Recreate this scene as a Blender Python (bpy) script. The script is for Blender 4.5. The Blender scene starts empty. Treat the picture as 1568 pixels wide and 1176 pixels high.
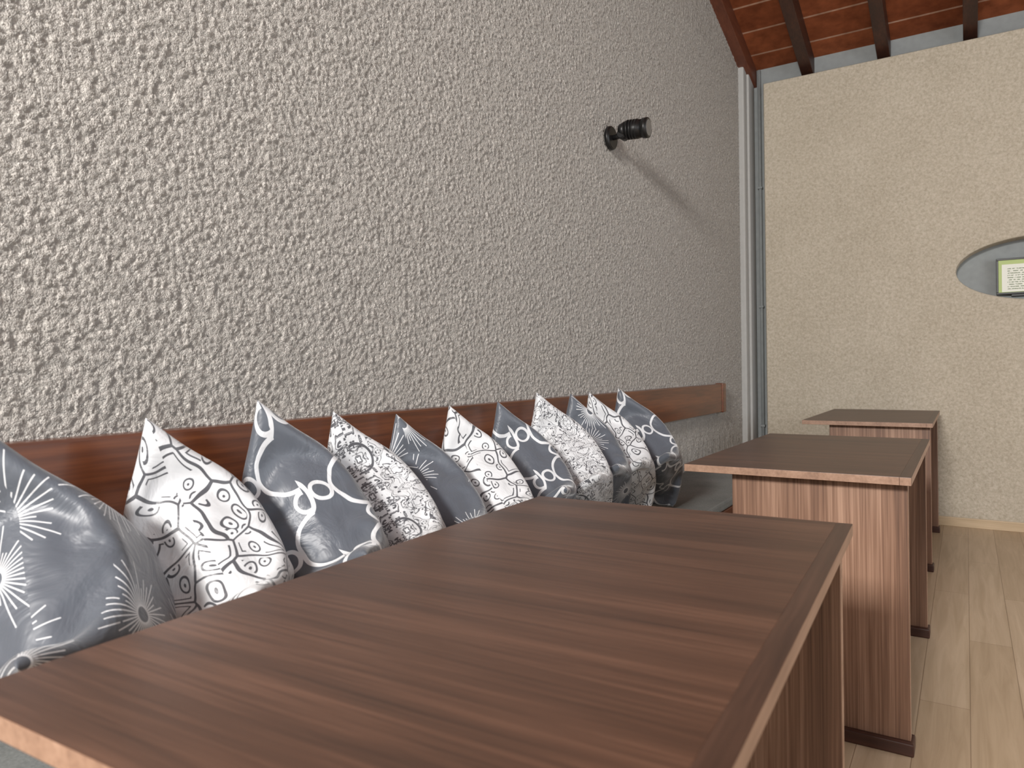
import bpy, bmesh, math, random
import numpy as np
from mathutils import Vector, Matrix
S = bpy.context.scene
COL = S.collection
random.seed(3)

# ------------------------------------------------------------------ node DSL
class E:
    def __init__(s, nt, sock): s.nt, s.s = nt, sock
    def _m(s, op, *a, clamp=False):
        n = s.nt.nodes.new('ShaderNodeMath'); n.operation = op; n.use_clamp = clamp
        for i, x in enumerate((s,) + a):
            if isinstance(x, E): s.nt.links.new(x.s, n.inputs[i])
            else: n.inputs[i].default_value = x
        return E(s.nt, n.outputs[0])
    def __add__(s, o): return s._m('ADD', o)
    def __sub__(s, o): return s._m('SUBTRACT', o)
    def __mul__(s, o): return s._m('MULTIPLY', o)
    def __truediv__(s, o): return s._m('DIVIDE', o)
    def lt(s, o): return s._m('LESS_THAN', o)
    def gt(s, o): return s._m('GREATER_THAN', o)
    def mn(s, o): return s._m('MINIMUM', o)
    def mx(s, o): return s._m('MAXIMUM', o)
    def abs(s): return s._m('ABSOLUTE')
    def fract(s): return s._m('FRACT')
    def floor(s): return s._m('FLOOR')
    def sin(s): return s._m('SINE')
    def sqrt(s): return s._m('SQRT')
    def pow(s, o): return s._m('POWER', o)
def hyp(a, b): return (a*a + b*b).sqrt()
def sep(nt, sock):
    n = nt.nodes.new('ShaderNodeSeparateXYZ'); nt.links.new(sock, n.inputs[0])
    return E(nt, n.outputs[0]), E(nt, n.outputs[1]), E(nt, n.outputs[2])
def comb(nt, x, y, z=0.0):
    n = nt.nodes.new('ShaderNodeCombineXYZ')
    for i, v in enumerate((x, y, z)):
        if isinstance(v, E): nt.links.new(v.s, n.inputs[i])
        else: n.inputs[i].default_value = v
    return n.outputs[0]
def noise(nt, vec, scale, detail=2, rough=.5, dist=0., out=0):
    n = nt.nodes.new('ShaderNodeTexNoise'); nt.links.new(vec, n.inputs['Vector'])
    n.inputs['Scale'].default_value = scale; n.inputs['Detail'].default_value = detail
    n.inputs['Roughness'].default_value = rough; n.inputs['Distortion'].default_value = dist
    return E(nt, n.outputs[out])
def ramp(nt, fac, stops):
    n = nt.nodes.new('ShaderNodeValToRGB'); nt.links.new(fac.s, n.inputs[0])
    cr = n.color_ramp
    while len(cr.elements) < len(stops): cr.elements.new(.5)
    for e, (p, c) in zip(cr.elements, stops):
        e.position = p; e.color = (*c, 1)
    return n.outputs[0]
def mixc(nt, fac, a, b):
    n = nt.nodes.new('ShaderNodeMix'); n.data_type = 'RGBA'
    if isinstance(fac, E): nt.links.new(fac.s, n.inputs[0])
    else: n.inputs[0].default_value = fac
    for i, v in ((6, a), (7, b)):
        if isinstance(v, tuple): n.inputs[i].default_value = (*v, 1)
        else: nt.links.new(v, n.inputs[i])
    return n.outputs[2]
def newmat(name, rough=.6, spec=.5):
    m = bpy.data.materials.new(name); m.use_nodes = True
    nt = m.node_tree; b = nt.nodes['Principled BSDF']
    b.inputs['Roughness'].default_value = rough
    b.inputs['Specular IOR Level'].default_value = spec
    tc = nt.nodes.new('ShaderNodeTexCoord')
    return m, nt, b, tc
def bump(nt, b, h, strength=.3, dist=.01):
    n = nt.nodes.new('ShaderNodeBump'); n.inputs['Strength'].default_value = strength
    n.inputs['Distance'].default_value = dist
    nt.links.new(h.s, n.inputs['Height']); nt.links.new(n.outputs[0], b.inputs['Normal'])
def setc(nt, b, c):
    if isinstance(c, tuple): b.inputs['Base Color'].default_value = (*c, 1)
    else: nt.links.new(c, b.inputs['Base Color'])
def mapping(nt, sock, scale=(1,1,1), rot=(0,0,0), loc=(0,0,0)):
    n = nt.nodes.new('ShaderNodeMapping'); nt.links.new(sock, n.inputs[0])
    n.inputs['Scale'].default_value = scale; n.inputs['Rotation'].default_value = rot
    n.inputs['Location'].default_value = loc
    return n.outputs[0]

def wood(name, c1, c2, c3, axis='X', rough=.4, fine=1.0, spec=.5, coat=0., bstr=.08, w=(.6, .45), lng=1.2):
    m, nt, b, tc = newmat(name, rough, spec)
    sc = {'X': (lng, 14, 14), 'Y': (14, lng, 14), 'Z': (14, 14, lng)}[axis]
    v = mapping(nt, tc.outputs['Object'], sc)
    n1 = noise(nt, v, 1.0*fine, 3, .6, .6)
    sc2 = {'X': (lng*2.5, 70, 70), 'Y': (70, lng*2.5, 70), 'Z': (70, 70, lng*2.5)}[axis]
    v2 = mapping(nt, tc.outputs['Object'], sc2)
    n2 = noise(nt, v2, 1.6*fine, 3, .6)
    f = n1*w[0] + n2*w[1]
    col = ramp(nt, f, [(.34, c1), (.52, c2), (.70, c3)])
    setc(nt, b, col); bump(nt, b, n2, bstr, .002)
    if coat: b.inputs['Coat Weight'].default_value = coat; b.inputs['Coat Roughness'].default_value = .12
    return m

def plain(name, c, rough=.5, metallic=0., nscale=60, var=.12, bstr=.1):
    m, nt, b, tc = newmat(name, rough)
    n = noise(nt, tc.outputs['Object'], nscale, 3)
    setc(nt, b, mixc(nt, n, tuple(x*(1-var) for x in c), tuple(min(1, x*(1+var)) for x in c)))
    b.inputs['Metallic'].default_value = metallic
    bump(nt, b, n, bstr, .002)
    return m

# ------------------------------------------------------------------ materials
# stucco (true displacement + bump)
m_stucco, nt, b, tc = newmat('stucco_roughcast', .9, .2)
v = tc.outputs['Object']
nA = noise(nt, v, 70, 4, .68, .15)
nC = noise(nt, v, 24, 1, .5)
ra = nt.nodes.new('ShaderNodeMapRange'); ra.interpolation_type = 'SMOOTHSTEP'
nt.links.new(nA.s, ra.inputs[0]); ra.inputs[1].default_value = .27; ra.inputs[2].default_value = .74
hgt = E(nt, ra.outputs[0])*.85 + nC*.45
dn = nt.nodes.new('ShaderNodeDisplacement'); dn.inputs['Scale'].default_value = .0098; dn.inputs['Midlevel'].default_value = .5
nt.links.new(hgt.s, dn.inputs['Height'])
out = nt.nodes['Material Output']; nt.links.new(dn.outputs[0], out.inputs['Displacement'])
m_stucco.displacement_method = 'BOTH'
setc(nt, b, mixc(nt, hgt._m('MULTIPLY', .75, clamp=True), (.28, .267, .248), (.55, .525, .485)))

m_panel, nt, b, tc = newmat('beige_plaster', .9, .2)
n1 = noise(nt, tc.outputs['Object'], 60, 4, .7, .3); n2 = noise(nt, tc.outputs['Object'], 3, 2)
setc(nt, b, ramp(nt, n1*.85 + n2*.15, [(.32, (.36, .315, .24)), (.5, (.46, .41, .325)), (.68, (.56, .505, .415))]))
bump(nt, b, n1, .5, .010)

m_gray = plain('grey_plaster', (.26, .28, .28), .85, 0, 25, .15, .25)
m_trimgray = plain('grey_painted_plaster', (.40, .40, .385), .95, 0, 30, .08, .2)
m_white = plain('white_plaster', (.5, .48, .44), .85, 0, 25, .08, .2)

m_floor, nt, b, tc = newmat('laminate_floor', .42, .5)
br = nt.nodes.new('ShaderNodeTexBrick')
vb = mapping(nt, tc.outputs['Object'], (1, 1, 1), (0, 0, math.pi/2))
nt.links.new(vb, br.inputs['Vector'])
br.inputs['Color1'].default_value = (.45, .34, .225, 1); br.inputs['Color2'].default_value = (.52, .405, .28, 1)
br.inputs['Mortar'].default_value = (.27, .19, .12, 1)
br.inputs['Scale'].default_value = 1; br.inputs['Mortar Size'].default_value = .0012
br.inputs['Brick Width'].default_value = 1.3; br.inputs['Row Height'].default_value = .135
vg = mapping(nt, tc.outputs['Object'], (22, 1.3, 1))
g = noise(nt, vg, 1.5, 4, .6, .8)
mm = nt.nodes.new('ShaderNodeMix'); mm.data_type = 'RGBA'; mm.blend_type = 'MULTIPLY'; mm.inputs[0].default_value = 1
nt.links.new(br.outputs[0], mm.inputs[6]); nt.links.new(ramp(nt, g, [(.3, (.80, .76, .70)), (.7, (1.06, 1.05, 1.04))]), mm.inputs[7])
setc(nt, b, mm.outputs[2])

m_ceil, nt, b, tc = newmat('terracotta_ceiling', .8, .2)
br = nt.nodes.new('ShaderNodeTexBrick'); nt.links.new(mapping(nt, tc.outputs['Object'], (1,1,1), loc=(-.045,.05,0)), br.inputs['Vector'])
br.offset = 0.
br.inputs['Color1'].default_value = (.20, .055, .02, 1); br.inputs['Color2'].default_value = (.30, .092, .036, 1)
br.inputs['Mortar'].default_value = (.46, .29, .21, 1); br.inputs['Scale'].default_value = 1
br.inputs['Mortar Size'].default_value = .007; br.inputs['Brick Width'].default_value = .5; br.inputs['Row Height'].default_value = .24
n1 = noise(nt, tc.outputs['Object'], 9, 3, .6)
mm = nt.nodes.new('ShaderNodeMix'); mm.data_type = 'RGBA'; mm.blend_type = 'MULTIPLY'; mm.inputs[0].default_value = 1
nt.links.new(br.outputs[0], mm.inputs[6]); nt.links.new(ramp(nt, n1, [(.3, (.6, .55, .5)), (.65, (1.1, 1.1, 1.1))]), mm.inputs[7])
setc(nt, b, mm.outputs[2]); bump(nt, b, n1, .3, .01)

m_beam = wood('dark_rafter_wood', (.02, .008, .005), (.04, .014, .008), (.07, .024, .012), 'Y', .5)
m_beamred = wood('red_rafter_wood', (.08, .024, .012), (.12, .036, .017), (.16, .05, .024), 'Y', .5)
m_rail = wood('varnished_rail_wood', (.060, .016, .005), (.115, .031, .009), (.185, .056, .017), 'Y', .32, 1., .5, .25, .04)
m_top = wood('table_top_wood', (.040, .0185, .011), (.080, .037, .0215), (.140, .068, .041), 'X', .38, 1.1, .5, .0, .05, (.62, .43), .8)
m_topdark = wood('table_band_wood', (.036, .017, .011), (.060, .029, .018), (.09, .044, .028), 'Y', .38)
m_leg = wood('table_leg_wood', (.080, .040, .025), (.205, .112, .070), (.38, .235, .160), 'Z', .42, 1.6, w=(.5, .55), lng=.35)
m_edge = wood('table_edge_wood', (.20, .115, .075), (.29, .175, .115), (.38, .24, .165), 'Y', .45)
m_dark = wood('dark_plinth_wood', (.03, .011, .008), (.05, .019, .012), (.075, .028, .017), 'X', .45)
m_bench = wood('bench_wood', (.06, .02, .01), (.11, .036, .016), (.16, .055, .026), 'Y', .4)
m_base = wood('light_baseboard_wood', (.42, .31, .19), (.50, .38, .24), (.58, .45, .30), 'X', .45)
m_black = plain('black_metal', (.012, .012, .012), .38, .3, 60, .2, .02)

m_cush, nt, b, tc = newmat('grey_felt_cushion', .95, .1)
n1 = noise(nt, tc.outputs['Object'], 160, 3, .7); n2 = noise(nt, tc.outputs['Object'], 6, 2)
setc(nt, b, ramp(nt, n1*.6 + n2*.4, [(.3, (.14, .15, .145)), (.7, (.27, .28, .27))])); bump(nt, b, n1, .3, .002)

# --- pillow fabrics
GREY = (.088, .100, .120); WHITE = (.60, .615, .63); INK = (.080, .083, .093)
def fabric(name):
    m, nt, b, tc = newmat(name, .43, .5)
    b.inputs['Sheen Weight'].default_value = .45; b.inputs['Sheen Roughness'].default_value = .4
    x, y, _ = sep(nt, tc.outputs['UV'])
    w = noise(nt, mapping(nt, tc.outputs['UV'], (5, 5, 5)), 1, 4, .6, 1.0)
    bump(nt, b, w, .55, .012)
    return m, nt, b, tc, x, y
def vor(nt, vec, feature='F1', rnd=.6):
    n = nt.nodes.new('ShaderNodeTexVoronoi'); n.voronoi_dimensions = '2D'; n.feature = feature
    n.inputs['Scale'].default_value = 1; n.inputs['Randomness'].default_value = rnd
    nt.links.new(vec, n.inputs['Vector']); return n

m_burst, nt, b, tc, x, y = fabric('fabric_starburst')
px, py = x*2.6 + .35, y*2.6 + .2
vn = vor(nt, comb(nt, px, py), 'F1', .45)
cx, cy, _ = sep(nt, vn.outputs['Position'])
lx, ly = px - cx, py - cy
r = hyp(lx, ly)
an = ly._m('ARCTAN2', lx)*(1/(2*math.pi)) + .5
t = an*36
wn = nt.nodes.new('ShaderNodeTexWhiteNoise'); wn.noise_dimensions = '2D'
nt.links.new(comb(nt, t.floor(), cx*7), wn.inputs['Vector'])
rnd = E(nt, wn.outputs[0])
dist = ((t.fract() - .5).abs())*r*(2*math.pi/36)
ray = dist.lt(.0062)*r.lt(rnd*.30 + .22)*r.gt(.085)
dot = r.lt(.085)*r.gt(.068)
msk = ray.mx(dot)
setc(nt, b, mixc(nt, msk, GREY, WHITE))

m_latt, nt, b, tc, x, y = fabric('fabric_quatrefoil')
px, py = x*2.7 + .25, y*2.7 + .2
wv = noise(nt, tc.outputs['UV'], 9, 1, .5, 0, 1); wx, wy, _ = sep(nt, wv.s)
px, py = px + wx*.06, py + wy*.06
qx, qy = (px.fract() - .5).abs(), (py.fract() - .5).abs()
# ogee trellis : wavy bands in two directions, small rings where they meet
l1 = (hyp(qx - .5, qy - .5) - .34).abs().lt(.026)*hyp(qx - .5, qy - .5).lt(.5)
sd = (hyp(qx - .155, qy) - .20).mn(hyp(qx, qy - .155) - .20)
inner = hyp(qx - .5, qy - .5).gt(.34)
l2 = sd.abs().lt(.0)*inner
dlt = (hyp(qx, qy - .5) - .12).abs().lt(.024)
dl2 = (hyp(qx - .5, qy) - .12).abs().lt(.024)
cut = hyp(qx, qy - .5).gt(.12)*hyp(qx - .5, qy).gt(.12)
setc(nt, b, mixc(nt, (l1*cut).mx(dlt).mx(dl2), GREY, WHITE))

m_scroll, nt, b, tc, x, y = fabric('fabric_scroll')
wv = noise(nt, tc.outputs['UV'], 5, 1, .5, 0, 1)
wx, wy, _ = sep(nt, wv.s)
px, py = x*10.5 + wx*1.5, y*10.5 + wy*1.5
ve = vor(nt, comb(nt, px*.55, py*.55), 'DISTANCE_TO_EDGE', .8)
vf = vor(nt, comb(nt, px, py), 'F1', .7)
ed = E(nt, ve.outputs['Distance']); f1 = E(nt, vf.outputs['Distance'])
cr, cg, cb = sep(nt, vf.outputs['Color'])
far = ed.gt(.09)
l1 = ed.lt(.032)
l2 = (f1 - .27).abs().lt(.045)*cr.gt(.25)*far
l3 = f1.lt(.07)*cr.gt(.25)*far
l4 = (ed - .13).abs().lt(.018)*cr.lt(.25)
setc(nt, b, mixc(nt, l1.mx(l2).mx(l3).mx(l4), WHITE, INK))

m_dam, nt, b, tc, x, y = fabric('fabric_damask')
qx, qy = ((x*2.2).fract() - .5).abs(), ((y*2.2 + .3).fract() - .5).abs()
nn = noise(nt, comb(nt, qx*1.0, qy*1.0), 7.0, 1.0, .5, 1.4)
nn2 = noise(nt, comb(nt, qx + 3.0, qy + 1.7), 3.5, 1, .5, 1.0)
wavy = (nn*44).sin()
msk = wavy.gt(.68)*nn2.gt(.34)
msk = msk.mx((hyp(qx, qy) - .16).abs().lt(.014)).mx((nn - .5).abs().lt(.010))
setc(nt, b, mixc(nt, msk, WHITE, INK))
FAB = [m_burst, m_scroll, m_latt, m_dam]

# ------------------------------------------------------------------ mesh helpers
def finish(name, bm, mats, origin=None, smooth=False, parent=None):
    me = bpy.data.meshes.new(name)
    if origin is None:
        cs = np.array([v.co[:] for v in bm.verts]); origin = Vector((cs.min(0)+cs.max(0))/2); origin.z = cs[:,2].min()
    origin = Vector(origin)
    bmesh.ops.translate(bm, verts=bm.verts, vec=-origin)
    bm.to_mesh(me); bm.free()
    for m in mats: me.materials.append(m)
    ob = bpy.data.objects.new(name, me); ob.location = origin
    COL.objects.link(ob)
    if smooth:
        for p in me.polygons: p.use_smooth = True
    if parent: ob.parent = parent; ob.location = origin - parent.location
    return ob
def box(bm, lo, hi, mat=0, bev=.002, topmat=None, botmat=None, endmat=None):
    t = bmesh.new()
    bmesh.ops.create_cube(t, size=1)
    lo, hi = Vector(lo), Vector(hi)
    for v in t.verts:
        v.co = Vector((lo[i] + (v.co[i]+.5)*(hi[i]-lo[i]) for i in range(3)))
    t.normal_update()
    for f in t.faces:
        f.material_index = mat
        if topmat is not None and f.normal.z > .9: f.material_index = topmat
        if botmat is not None and f.normal.z < -.9: f.material_index = botmat
        if endmat is not None and abs(f.normal.x) > .9: f.material_index = endmat
    if bev:
        bmesh.ops.bevel(t, geom=list(t.edges), offset=bev, segments=2, affect='EDGES', profile=.6)
    tm = bpy.data.meshes.new('t'); t.to_mesh(tm); t.free(); bm.from_mesh(tm); bpy.data.meshes.remove(tm)
def cyl(bm, p1, p2, r1, r2=None, seg=32, mat=0, bev=0):
    if r2 is None: r2 = r1
    p1, p2 = Vector(p1), Vector(p2)
    t = bmesh.new(); L = (p2-p1).length
    bmesh.ops.create_cone(t, cap_ends=True, segments=seg, radius1=r1, radius2=r2, depth=L)
    if bev:
        bmesh.ops.bevel(t, geom=[e for e in t.edges if len(e.link_faces)==2 and any(len(f.verts)>4 for f in e.link_faces)], offset=bev, segments=3, affect='EDGES')
    q = (p2-p1).to_track_quat('Z', 'Y').to_matrix().to_4x4()
    t.transform(Matrix.Translation((p1+p2)/2) @ q)
    for f in t.faces: f.material_index = mat; f.smooth = len(f.verts) <= 4
    tm = bpy.data.meshes.new('t'); t.to_mesh(tm); t.free(); bm.from_mesh(tm); bpy.data.meshes.remove(tm)

WX = -1.40          # left wall plane
YB = 5.64           # back wall plane
YP = 5.50           # beige panel face
YR, SL = .5, .30    # ridge line, slope
ZC = 3.31
XR, YF = 3.2, -3.0
def zceil(y): return ZC + SL*(YB - y) if y > YR else ZC + SL*(YB-YR) - SL*(YR-y)

# ------------------------------------------------------------------ left stucco wall
ys = [YF]
while ys[-1] < YB:
    y = ys[-1]
    if y < .2: st = .05
    else: st = .0040 + .0014*max(0, y-.3)
    ys.append(min(YB, y+st))
zs = list(np.arange(0, .70, .05)) + list(np.arange(.70, 3.15, .0050))
ys = np.array(ys); zs = np.array(zs); nup = 30
zt = np.array([zceil(y)+.02 for y in ys])
Z = np.concatenate([np.repeat(zs[:, None], len(ys), 1),
                    3.15 + (zt[None, :]-3.15)*np.linspace(0.01, 1, nup)[:, None]], 0)
Y = np.repeat(ys[None, :], Z.shape[0], 0)
R_, C_ = Z.shape
V = np.stack([np.zeros_like(Y), Y, Z], -1).reshape(-1, 3)
idx = np.arange(R_*C_).reshape(R_, C_)
F = np.stack([idx[:-1, :-1], idx[:-1, 1:], idx[1:, 1:], idx[1:, :-1]], -1).reshape(-1, 4)
me = bpy.data.meshes.new('wall_left')
me.vertices.add(len(V)); me.vertices.foreach_set('co', V.ravel())
me.loops.add(F.size); me.loops.foreach_set('vertex_index', F.ravel())
me.polygons.add(len(F)); me.polygons.foreach_set('loop_start', np.arange(0, F.size, 4)); me.polygons.foreach_set('loop_total', np.full(len(F), 4))
me.update(calc_edges=True)
me.polygons.foreach_set('use_smooth', np.ones(len(F), bool))
if me.polygons[0].normal.x < 0: me.flip_normals()
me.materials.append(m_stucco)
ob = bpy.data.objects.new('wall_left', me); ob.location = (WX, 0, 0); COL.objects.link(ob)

# ------------------------------------------------------------------ back wall / panel with elliptical niche
bm = bmesh.new(); box(bm, (WX-.1, YB, 0), (XR+.1, YB+.1, 3.6), 0, 0)
finish('wall_back', bm, [m_gray])
bm = bmesh.new()
X0, X1, Z0, Z1 = -1.25, XR, 0.0, 3.15
ecx, ecz, ea, eb = .42, 1.655, .47, .20
angs = [2*math.pi*i/96 for i in range(96)] + [math.atan2(zz-ecz, xx-ecx) % (2*math.pi) for xx in (X0, X1) for zz in (Z0, Z1)]
angs = sorted(set(round(a, 6) for a in angs))
def rectpt(a):
    c, s = math.cos(a), math.sin(a); ts = []
    if c > 1e-6: ts.append((X1-ecx)/c)
    if c < -1e-6: ts.append((X0-ecx)/c)
    if s > 1e-6: ts.append((Z1-ecz)/s)
    if s < -1e-6: ts.append((Z0-ecz)/s)
    t = min(ts); return ecx+c*t, ecz+s*t
def ellpt(a, g=0):
    c, s = math.cos(a), math.sin(a); t = 1/math.sqrt((c/(ea+g))**2+(s/(eb+g))**2); return ecx+c*t, ecz+s*t
rings = []
for fn, yy in ((rectpt, YB), (rectpt, YP+.012), (lambda a: tuple((np.array(rectpt(a))-[ecx, ecz])*(1-.004)+[ecx, ecz]), YP),
               (lambda a: ellpt(a, .012), YP), (lambda a: ellpt(a, .003), YP+.004), (lambda a: ellpt(a, 0), YP+.015), (ellpt, YB)):
    rings.append([bm.verts.new((fn(a)[0], yy, fn(a)[1])) for a in angs])
for ra_, rb_ in zip(rings[:-1], rings[1:]):
    for i in range(len(angs)):
        j = (i+1) % len(angs)
        bm.faces.new((ra_[i], ra_[j], rb_[j], rb_[i]))
bmesh.ops.recalc_face_normals(bm, faces=bm.faces)
finish('wall_panel', bm, [m_panel])
bm = bmesh.new(); box(bm, (X0+.02, YP-.014, 0), (XR, YP, .06), 0, .003)
finish('baseboard_back', bm, [m_base])
# corner trims
bm = bmesh.new(); box(bm, (WX-.01, 5.38, 0), (WX+.04, 5.47, 3.30), 0, .012); box(bm, (WX-.01, 5.47, 0), (WX+.055, 5.63, 3.28), 0, .012)
finish('trim_1', bm, [m_trimgray])
bm = bmesh.new(); cyl(bm, (WX+.095, YB-.02, 0), (WX+.095, YB-.02, 3.3), .012)
for z in (.6, 1.5, 2.4): box(bm, (WX+.078, YB-.040, z), (WX+.112, YB, z+.015), 0, .002)
finish('conduit_pipe', bm, [m_gray])

# framed certificate standing in niche
m_paper, nt, b, tc = newmat('certificate_paper', .6)
x, y, z = sep(nt, tc.outputs['Object'])
txt = ((z*70).fract().lt(.4))*((noise(nt, tc.outputs['Object'], 90, 1)).gt(.45))*(x.abs().lt(.12))*((z-.11).abs().lt(.07))
bord = (x.abs().gt(.150)).mx((z-.115).abs().gt(.088))
setc(nt, b, mixc(nt, bord, mixc(nt, txt, (.75, .76, .68), (.2, .25, .15)), (.42, .52, .20)))
bm = bmesh.new()
fx0, fx1, fz0, fz1 = .17, .53, ecz-.155, ecz+.075
for lo, hi in (((fx0, 5.585, fz0), (fx1, 5.605, fz0+.012)), ((fx0, 5.585, fz1-.012), (fx1, 5.605, fz1)),
               ((fx0, 5.585, fz0+.012), (fx0+.012, 5.605, fz1-.012)), ((fx1-.012, 5.585, fz0+.012), (fx1, 5.605, fz1-.012))):
    box(bm, lo, hi, 0, .002)
box(bm, (fx0+.008, 5.59, fz0+.008), (fx1-.008, 5.60, fz1-.008), 1, 0)
box(bm, (fx0+.08, 5.60, fz0-.012), (fx1-.08, 5.638, fz0+.09), 0, .001)
finish('framed_certificate', bm, [m_black, m_paper])

# ------------------------------------------------------------------ floor, ceiling, other walls
bm = bmesh.new(); box(bm, (WX-.1, YF-.1, -.08), (XR+.1, YB+.1, 0), 0, 0); finish('floor', bm, [m_floor], origin=(0, 0, 0))
bm = bmesh.new()
prof = [(YB+.1, zceil(YB+.1)), (YR, zceil(YR)), (YF-.1, zceil(YF-.1))]
vs = [[bm.verts.new((xx, yy, zz+dz)) for yy, zz in prof] for dz in (0, .1) for xx in (WX-.1, XR+.1)]
for k in range(2):
    bm.faces.new((vs[0][k], vs[1][k], vs[1][k+1], vs[0][k+1])); bm.faces.new((vs[2][k], vs[2][k+1], vs[3][k+1], vs[3][k]))
    bm.faces.new((vs[0][k], vs[0][k+1], vs[2][k+1], vs[2][k])); bm.faces.new((vs[1][k], vs[3][k], vs[3][k+1], vs[1][k+1]))
bmesh.ops.recalc_face_normals(bm, faces=bm.faces)
finish('ceiling', bm, [m_ceil], origin=(0, 0, 0))
def rafter(bm, x0, x1, dep, mat):
    for ya, yb in ((YB, YR), (YR, YF)):
        n0 = len(bm.verts)
        box(bm, (x0, min(ya, yb), -dep), (x1, max(ya, yb), .01), mat, .005)
        bm.verts.ensure_lookup_table()
        for v in bm.verts[n0:]: v.co.z += zceil(v.co.y)
bm = bmesh.new()
xs = [-.955, -.46, .045, .55, 1.055, 1.56, 2.06, 2.56]
for x in xs: rafter(bm, x-.04, x+.04, .15, 0)
finish('ceiling_rafters', bm, [m_beam])
bm = bmesh.new(); rafter(bm, WX-.02, WX+.075, .13, 0); finish('trim_2', bm, [m_beamred])

def wall_open(name, axis, at, a0, a1, z1, wins, mat, th=.12):
    """wall made of boxes around openings. wins: (a,b,z0,z1)"""
    bm = bmesh.new()
    def put(u0, u1, w0, w1):
        if u1-u0 < 1e-4 or w1-w0 < 1e-4: return
        if axis == 'X': box(bm, (at, u0, w0), (at+th, u1, w1), 0, 0)
        else: box(bm, (u0, at-th, w0), (u1, at, w1), 0, 0)
    cur = a0
    for (u0, u1, w0, w1) in wins:
        put(cur, u0, 0, z1); put(u0, u1, 0, w0); put(u0, u1, w1, z1); cur = u1
    put(cur, a1, 0, z1)
    return finish(name, bm, [mat])
def window(name, axis, at, u0, u1, w0, w1, nm=2):
    bm = bmesh.new(); t = .05
    def put(a, b_, c, d):
        if axis == 'X': box(bm, (at+.03, a, c), (at+.08, b_, d), 0, .004)
        else: box(bm, (a, at-.08, c), (b_, at-.03, d), 0, .004)
    put(u0, u1, w0, w0+t); put(u0, u1, w1-t, w1); put(u0, u0+t, w0+t, w1-t); put(u1-t, u1, w0+t, w1-t)
    for i in range(1, nm+1):
        c = u0 + (u1-u0)*i/(nm+1); put(c-.02, c+.02, w0+t, w1-t)
    finish(name, bm, [m_bench])
wf = (-1.1, 1.6, 1.5, 3.5)
wall_open('wall_front', 'Y', YF, WX-.1, XR+.1, 4.2, [wf], m_white)
window('window_1', 'Y', YF, *wf, nm=1)
wr = [(-2.2, 0.2, .9, 2.7), (1.2, 4.2, .9, 2.7)]
wall_open('wall_right', 'X', XR, YF, YB, 5.0, wr, m_white)
window('added_window_2', 'X', XR, *wr[0]); window('added_window_3', 'X', XR, *wr[1])  # unseen right-side windows, added to let in fill light

# ------------------------------------------------------------------ rail and bench
bm = bmesh.new()
box(bm, (WX-.01, -2.4, .762), (WX+.045, 4.72, .945), 0, .006)
box(bm, (WX-.01, 4.72, .757), (WX+.052, 4.79, .95), 0, .008)
finish('backrest_rail', bm, [m_rail])
bx = -.92
bench = bpy.data.objects.new('upholstered_bench', None); bench.location = (-1.15, 1.2, 0); COL.objects.link(bench)
bm = bmesh.new()
box(bm, (WX+.012, -2.4, .37), (bx, 4.78, .41), 0, .004)
box(bm, (bx-.05, -2.38, .0), (bx-.02, 4.76, .37), 0, .003)
box(bm, (WX+.02, 4.73, 0), (bx-.05, 4.76, .37), 0, .003)
box(bm, (WX+.02, -2.38, 0), (bx-.05, -2.35, .37), 0, .003)
finish('seat_base', bm, [m_bench], parent=bench)
bm = bmesh.new()
yy = -2.39
while yy < 4.7:
    y2 = min(yy+1.79, 4.77)
    box(bm, (WX+.014, yy+.004, .411), (bx-.006, y2-.004, .450), 0, .010)
    yy = y2
finish('seat_cushion', bm, [m_cush], parent=bench)

# ------------------------------------------------------------------ tables
ZT = .76
def table(x0, x1, y0, y1, rot=0, name='dining_table'):
    root = bpy.data.objects.new(name, None); root.location = ((x0+x1)/2, (y0+y1)/2, 0); COL.objects.link(root)
    bm = bmesh.new()
    box(bm, (x0, y0, ZT-.022), (x1-.028, y1, ZT), 1, .0006, topmat=0, botmat=2)
    box(bm, (x1-.028, y0, ZT-.022), (x1, y1, ZT), 1, .0006, topmat=2, botmat=2)
    finish('table_top', bm, [m_top, m_edge, m_topdark], origin=((x0+x1)/2, (y0+y1)/2, ZT), parent=root)
    for k, ya in enumerate((y0+.06, y1-.10)):
        bm = bmesh.new()
        box(bm, (x0+.13, ya, .035), (x1-.012, ya+.032, ZT-.0225), 0, .002, endmat=1)
        finish('leg_panel_%d' % (k+1), bm, [m_leg, m_edge], parent=root)
        bm = bmesh.new()
        box(bm, (x0+.10, ya-.018, 0), (x1-.004, ya+.05, .035), 0, .004)
        finish('foot_%d' % (k+1), bm, [m_dark], parent=root)
    bm = bmesh.new()
    xm = (x0+x1)/2
    box(bm, (xm-.012, y0+.092, ZT-.16), (xm+.012, y1-.10, ZT-.0225), 0, .002)
    box(bm, (xm-.03, y0+.092, .10), (xm+.03, y1-.10, .13), 0, .002)
    finish('stretcher', bm, [m_dark], parent=root)
    root.rotation_euler.z = math.radians(rot)
table(-.832, -.163, .300, 1.475, 2.0)
table(-.74, -.125, 2.16, 3.31)
table(-.765, -.145, 4.18, 5.34)

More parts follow.
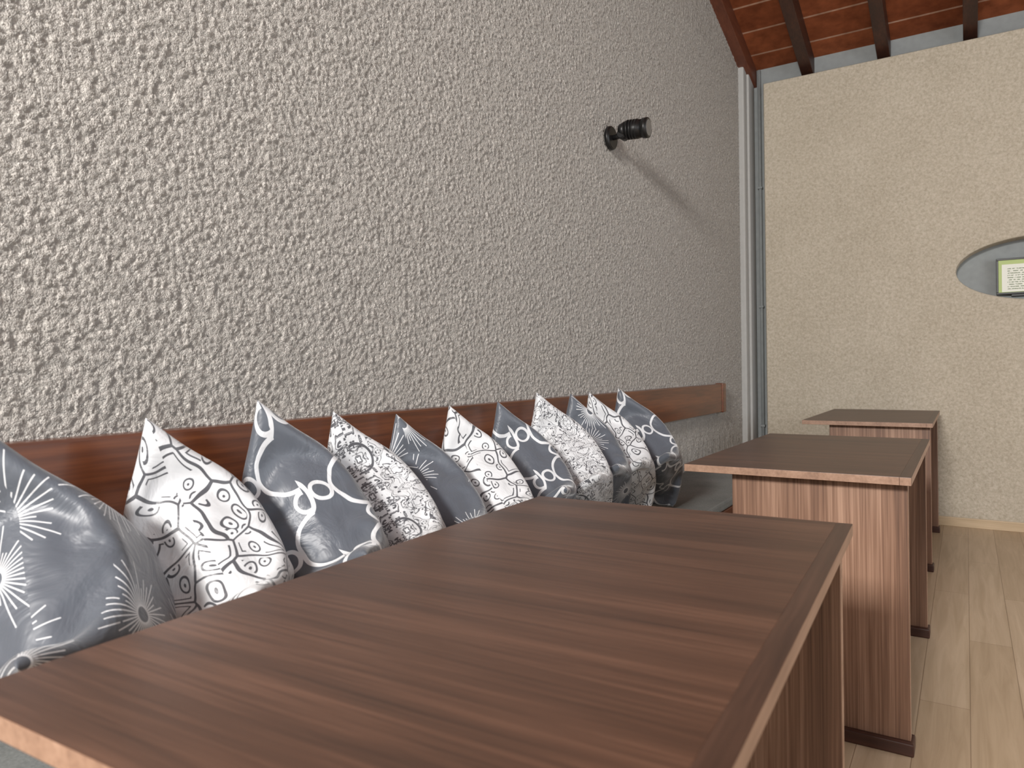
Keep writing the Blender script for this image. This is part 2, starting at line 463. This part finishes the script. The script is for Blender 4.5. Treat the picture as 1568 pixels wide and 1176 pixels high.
# ------------------------------------------------------------------ spot light fixture
bm = bmesh.new()
L = Vector((WX+.008, 3.07, 2.125))
cyl(bm, L, L+Vector((.022, 0, 0)), .056, .052, 48, 0, .004)
cyl(bm, L+Vector((.02, 0, 0)), L+Vector((.075, .005, .005)), .012)
cyl(bm, L+Vector((.07, -.026, .005)), L+Vector((.07, .032, .005)), .022, None, 32, 0, .004)
ax = Vector((.98, .06, -.06)).normalized()
h0 = L + Vector((.054, .0, .026))
cyl(bm, h0, h0+ax*.03, .028, .040, 48, 0)
cyl(bm, h0+ax*.03, h0+ax*.115, .041, .041, 48, 0, .002)
for k in range(4): cyl(bm, h0+ax*(.040+.014*k), h0+ax*(.046+.014*k), .0445, None, 48, 0)
cyl(bm, h0+ax*.110, h0+ax*.138, .045, .046, 48, 0, .003)
cyl(bm, h0+ax*.1375, h0+ax*.1395, .036, .036, 48, 1)
finish('wall_spotlight', bm, [m_black, plain('spot_lens', (.12, .12, .12), .1)])

# ------------------------------------------------------------------ pillows : small cloth inflation
def inflate(seed, n=41, vol=.145, steps=260):
    rng = np.random.default_rng(seed)
    g = np.linspace(-.5, .5, n)
    top = np.arange(n*n).reshape(n, n)
    bot = top.copy(); k = n*n
    for i in range(1, n-1):
        for j in range(1, n-1):
            bot[i, j] = k; k += 1
    P = np.zeros((k, 3))
    gx, gy = np.meshgrid(g, g, indexing='ij')
    P[top.ravel(), 0] = gx.ravel(); P[top.ravel(), 1] = gy.ravel()
    P[bot.ravel(), 0] = gx.ravel(); P[bot.ravel(), 1] = gy.ravel()
    hm = .02*(1-(2*gx)**2)*(1-(2*gy)**2)
    P[top.ravel(), 2] = hm.ravel(); P[bot[1:-1, 1:-1].ravel(), 2] = -hm[1:-1, 1:-1].ravel()
    P[:, 2] += rng.normal(0, .0015, k)
    sp = g[1]-g[0]; B = []
    for G in (top, bot):
        for s in (0, 1):
            B.append((G[s:-1:2, :].ravel(), G[s+1::2, :].ravel()[:G[s:-1:2, :].size], sp, 1., .55))
            B.append((G[:, s:-1:2].ravel(), G[:, s+1::2][:, :G[:, s:-1:2].shape[1]].ravel(), sp, 1., .55))
            B.append((G[s:-1:2, :-1].ravel(), G[s+1::2, 1:][:G[s:-1:2, :-1].shape[0]].ravel(), sp*2**.5, .25, .10))
            B.append((G[s:-1:2, 1:].ravel(), G[s+1::2, :-1][:G[s:-1:2, 1:].shape[0]].ravel(), sp*2**.5, .25, .10))
        for s in (0, 1, 2, 3):   # bending
            a = G[s:-2:4, :]; bb = G[s+2::4, :][:a.shape[0]]; B.append((a[:bb.shape[0]].ravel(), bb.ravel(), 2*sp, .12, .06))
            a = G[:, s:-2:4]; bb = G[:, s+2::4][:, :a.shape[1]]; B.append((a[:, :bb.shape[1]].ravel(), bb.ravel(), 2*sp, .12, .06))
    quads = np.concatenate([np.stack([top[:-1, :-1], top[1:, :-1], top[1:, 1:], top[:-1, 1:]], -1).reshape(-1, 4),
                            np.stack([bot[:-1, :-1], bot[:-1, 1:], bot[1:, 1:], bot[1:, :-1]], -1).reshape(-1, 4)])
    Vel = np.zeros_like(P)
    for st in range(steps):
        d1 = P[quads[:, 2]] - P[quads[:, 0]]; d2 = P[quads[:, 3]] - P[quads[:, 1]]
        nrm = .5*np.cross(d1, d2); cen = P[quads].mean(1)
        V_ = (nrm*cen).sum()/3
        pr = max(0, (vol - V_))/vol
        Fv = np.zeros_like(P)
        for c in range(4): np.add.at(Fv, quads[:, c], nrm)
        acc = Fv/(sp*sp)*pr*.004
        Vel = (Vel + acc)*.90
        Pn = P + Vel
        for it in range(6):
            for a, b_, L0, ks, kc in B:
                d = Pn[b_] - Pn[a]; l = np.sqrt((d*d).sum(1)) + 1e-9
                e = (l - L0)/l
                kk = np.where(e > 0, ks, kc)
                cc = d*(e*kk*.5)[:, None]
                Pn[a] += cc; Pn[b_] -= cc
        Vel = Pn - P; P = Pn
    P -= P.mean(0)
    UVv = np.zeros((k, 2))
    UVv[top.ravel(), 0] = gx.ravel(); UVv[top.ravel(), 1] = gy.ravel()
    UVv[bot.ravel(), 0] = gx.ravel(); UVv[bot.ravel(), 1] = gy.ravel()
    return P, quads, top, bot, n, UVv

BASE = [inflate(s, vol=v) for s, v in ((1, .120), (2, .125), (3, .110))]
for k_ in range(3): BASE[k_][0][:, 2] *= .92
print('pillow thickness', [float(b_[0][:, 2].max()-b_[0][:, 2].min()) for b_ in BASE])

def pillow(tip, fab, base, psi=33, lean=22, rho=28, uvo=(0, 0), uvr=0):
    P, quads, top, bot, n, UVv = BASE[base]
    psi, lean, rho = map(math.radians, (psi, lean, rho))
    h = np.array([-math.sin(psi), math.cos(psi), 0]); n0 = np.array([math.cos(psi), math.sin(psi), 0]); z = np.array([0, 0, 1.])
    a = math.cos(lean)*z - math.sin(lean)*n0; nn = math.cos(lean)*n0 + math.sin(lean)*z
    # in-plane rotation: corner (-,+) goes up
    c, s = math.cos(rho), math.sin(rho)
    e1 = c*h - s*a; e2 = s*h + c*a
    Rm = np.stack([e1, e2, nn], 1)
    Q = P @ Rm.T
    # soft corners: the near lower corner curls up and forward, the top corner is drawn out
    dB = np.hypot(UVv[:, 0]+.5, UVv[:, 1]+.5); wB = np.exp(-(dB/.20)**2)
    Q += wB[:, None]*(np.array([.03, -.02, .13]))
    dA = np.hypot(UVv[:, 0]+.5, UVv[:, 1]-.5); wA = np.exp(-(dA/.15)**2)
    Q += wA[:, None]*np.array([-.02, 0, .07])
    A = Q[top[0, n-1]]
    H = A[2] - Q[:, 2].min()
    tip = np.array(tip)
    sc = (tip[2] - .425)/H
    W = (Q - A)*sc + tip
    # rest: squash where it meets bench, rail and wall
    W[:, 2] = np.where(W[:, 2] < .475, .4515 + (np.maximum(W[:, 2], .40)-.40)*.313, W[:, 2])
    lim = np.where(W[:, 2] > .74, WX+.054, WX+.016)
    W[:, 0] = np.maximum(W[:, 0], lim + (W[:, 0]-lim).clip(-.1, 0)*.02+.0005)
    org = W.mean(0); org[2] = .45
    me = bpy.data.meshes.new('throw_pillow')
    me.from_pydata([tuple(p) for p in W-org], [], [tuple(int(i) for i in q) for q in quads])
    uvl = me.uv_layers.new(name='UVMap')
    N2 = (n-1)**2
    cs = np.zeros((len(quads), 4, 2))
    i, j = np.meshgrid(np.arange(n-1), np.arange(n-1), indexing='ij'); i = i.ravel(); j = j.ravel()
    tq = [(i, j), (i+1, j), (i+1, j+1), (i, j+1)]; bq = [(i, j), (i, j+1), (i+1, j+1), (i+1, j)]
    for k in range(4):
        cs[:N2, k, 0] = tq[k][0]/(n-1); cs[:N2, k, 1] = tq[k][1]/(n-1)
        cs[N2:, k, 0] = 1.37+bq[k][0]/(n-1); cs[N2:, k, 1] = .21+bq[k][1]/(n-1)
    cs += np.array(uvo)
    uvl.data.foreach_set('uv', cs.ravel())
    for p in me.polygons: p.use_smooth = True
    me.materials.append(fab)
    ob = bpy.data.objects.new('throw_pillow', me); ob.location = tuple(org); COL.objects.link(ob)
    md = ob.modifiers.new('sub', 'SUBSURF'); md.levels = 1; md.render_levels = 2
    return W, sc
tips = [(-1.22, .475, .985), (-1.22, .72, .989), (-1.22, .955, 1.01), (-1.22, 1.161, .975), (-1.22, 1.375, .956),
        (-1.22, 1.595, .967), (-1.24, 1.87, .965), (-1.24, 2.111, .986), (-1.24, 2.359, .973), (-1.24, 2.512, .973), (-1.24, 2.789, .981)]
PSI = [50, 65, 63, 60, 57, 53, 49, 45, 41, 38, 34]
for k, tp in enumerate(tips):
    W, sc = pillow(tp, FAB[k % 4], k % 3, psi=PSI[k]+random.uniform(-2, 2), lean=22+random.uniform(-3, 3), rho=40+random.uniform(-4, 3), uvo=(k*.37, k*.23))
    print('pillow', k, 'size', round(sc, 3), 'x', W[:, 0].min().round(3), W[:, 0].max().round(3))

# ------------------------------------------------------------------ light
w = bpy.data.worlds.new('World'); S.world = w; w.use_nodes = True
w.node_tree.nodes['Background'].inputs[0].default_value = (.84, .91, 1.0, 1)
w.node_tree.nodes['Background'].inputs[1].default_value = 1.5
def area(name, loc, target, sx, sy, power, col):
    ld = bpy.data.lights.new(name, 'AREA'); ld.shape = 'RECTANGLE'; ld.size = sx; ld.size_y = sy; ld.energy = power; ld.color = col
    o = bpy.data.objects.new(name, ld); o.location = loc
    o.rotation_euler = (Vector(target)-Vector(loc)).to_track_quat('-Z', 'Y').to_euler(); COL.objects.link(o)
area('window_light_front', (-.35, YF-.15, 2.9), (-.6, 3, 1.6), .8, .6, 370, (1, .965, .93))
area('fill_light_right_a', (XR-.02, -1.0, 1.8), (0, -.6, 1.0), 2.2, 1.7, 30, (.88, .94, 1))  # added fill lamp at the near right opening, no source seen there
area('fill_light_right_b', (XR-.02, 2.7, 1.8), (0, 2.7, 1.0), 2.8, 1.7, 52, (.97, .97, 1))  # second added fill lamp, brightens the room from the unseen right side

# ------------------------------------------------------------------ camera
cd = bpy.data.cameras.new('camera'); cam = bpy.data.objects.new('camera', cd); COL.objects.link(cam)
cd.sensor_width = 36; cd.lens = 36*1100/1568
cd.shift_y = -.0147
cam.location = (0, 0, 1.06)
cam.matrix_world = Matrix.Translation((0, 0, 1.06)) @ Matrix.Rotation(math.radians(32.3), 4, 'Z') @ Matrix.Rotation(math.radians(90), 4, 'X') @ Matrix.Rotation(math.radians(-.7), 4, 'Z')
cd.dof.use_dof = True; cd.dof.focus_distance = 2.3; cd.dof.aperture_fstop = 6
cd.clip_start = .02
S.camera = cam
S.view_settings.view_transform = 'Standard'
S.view_settings.exposure = 0.0
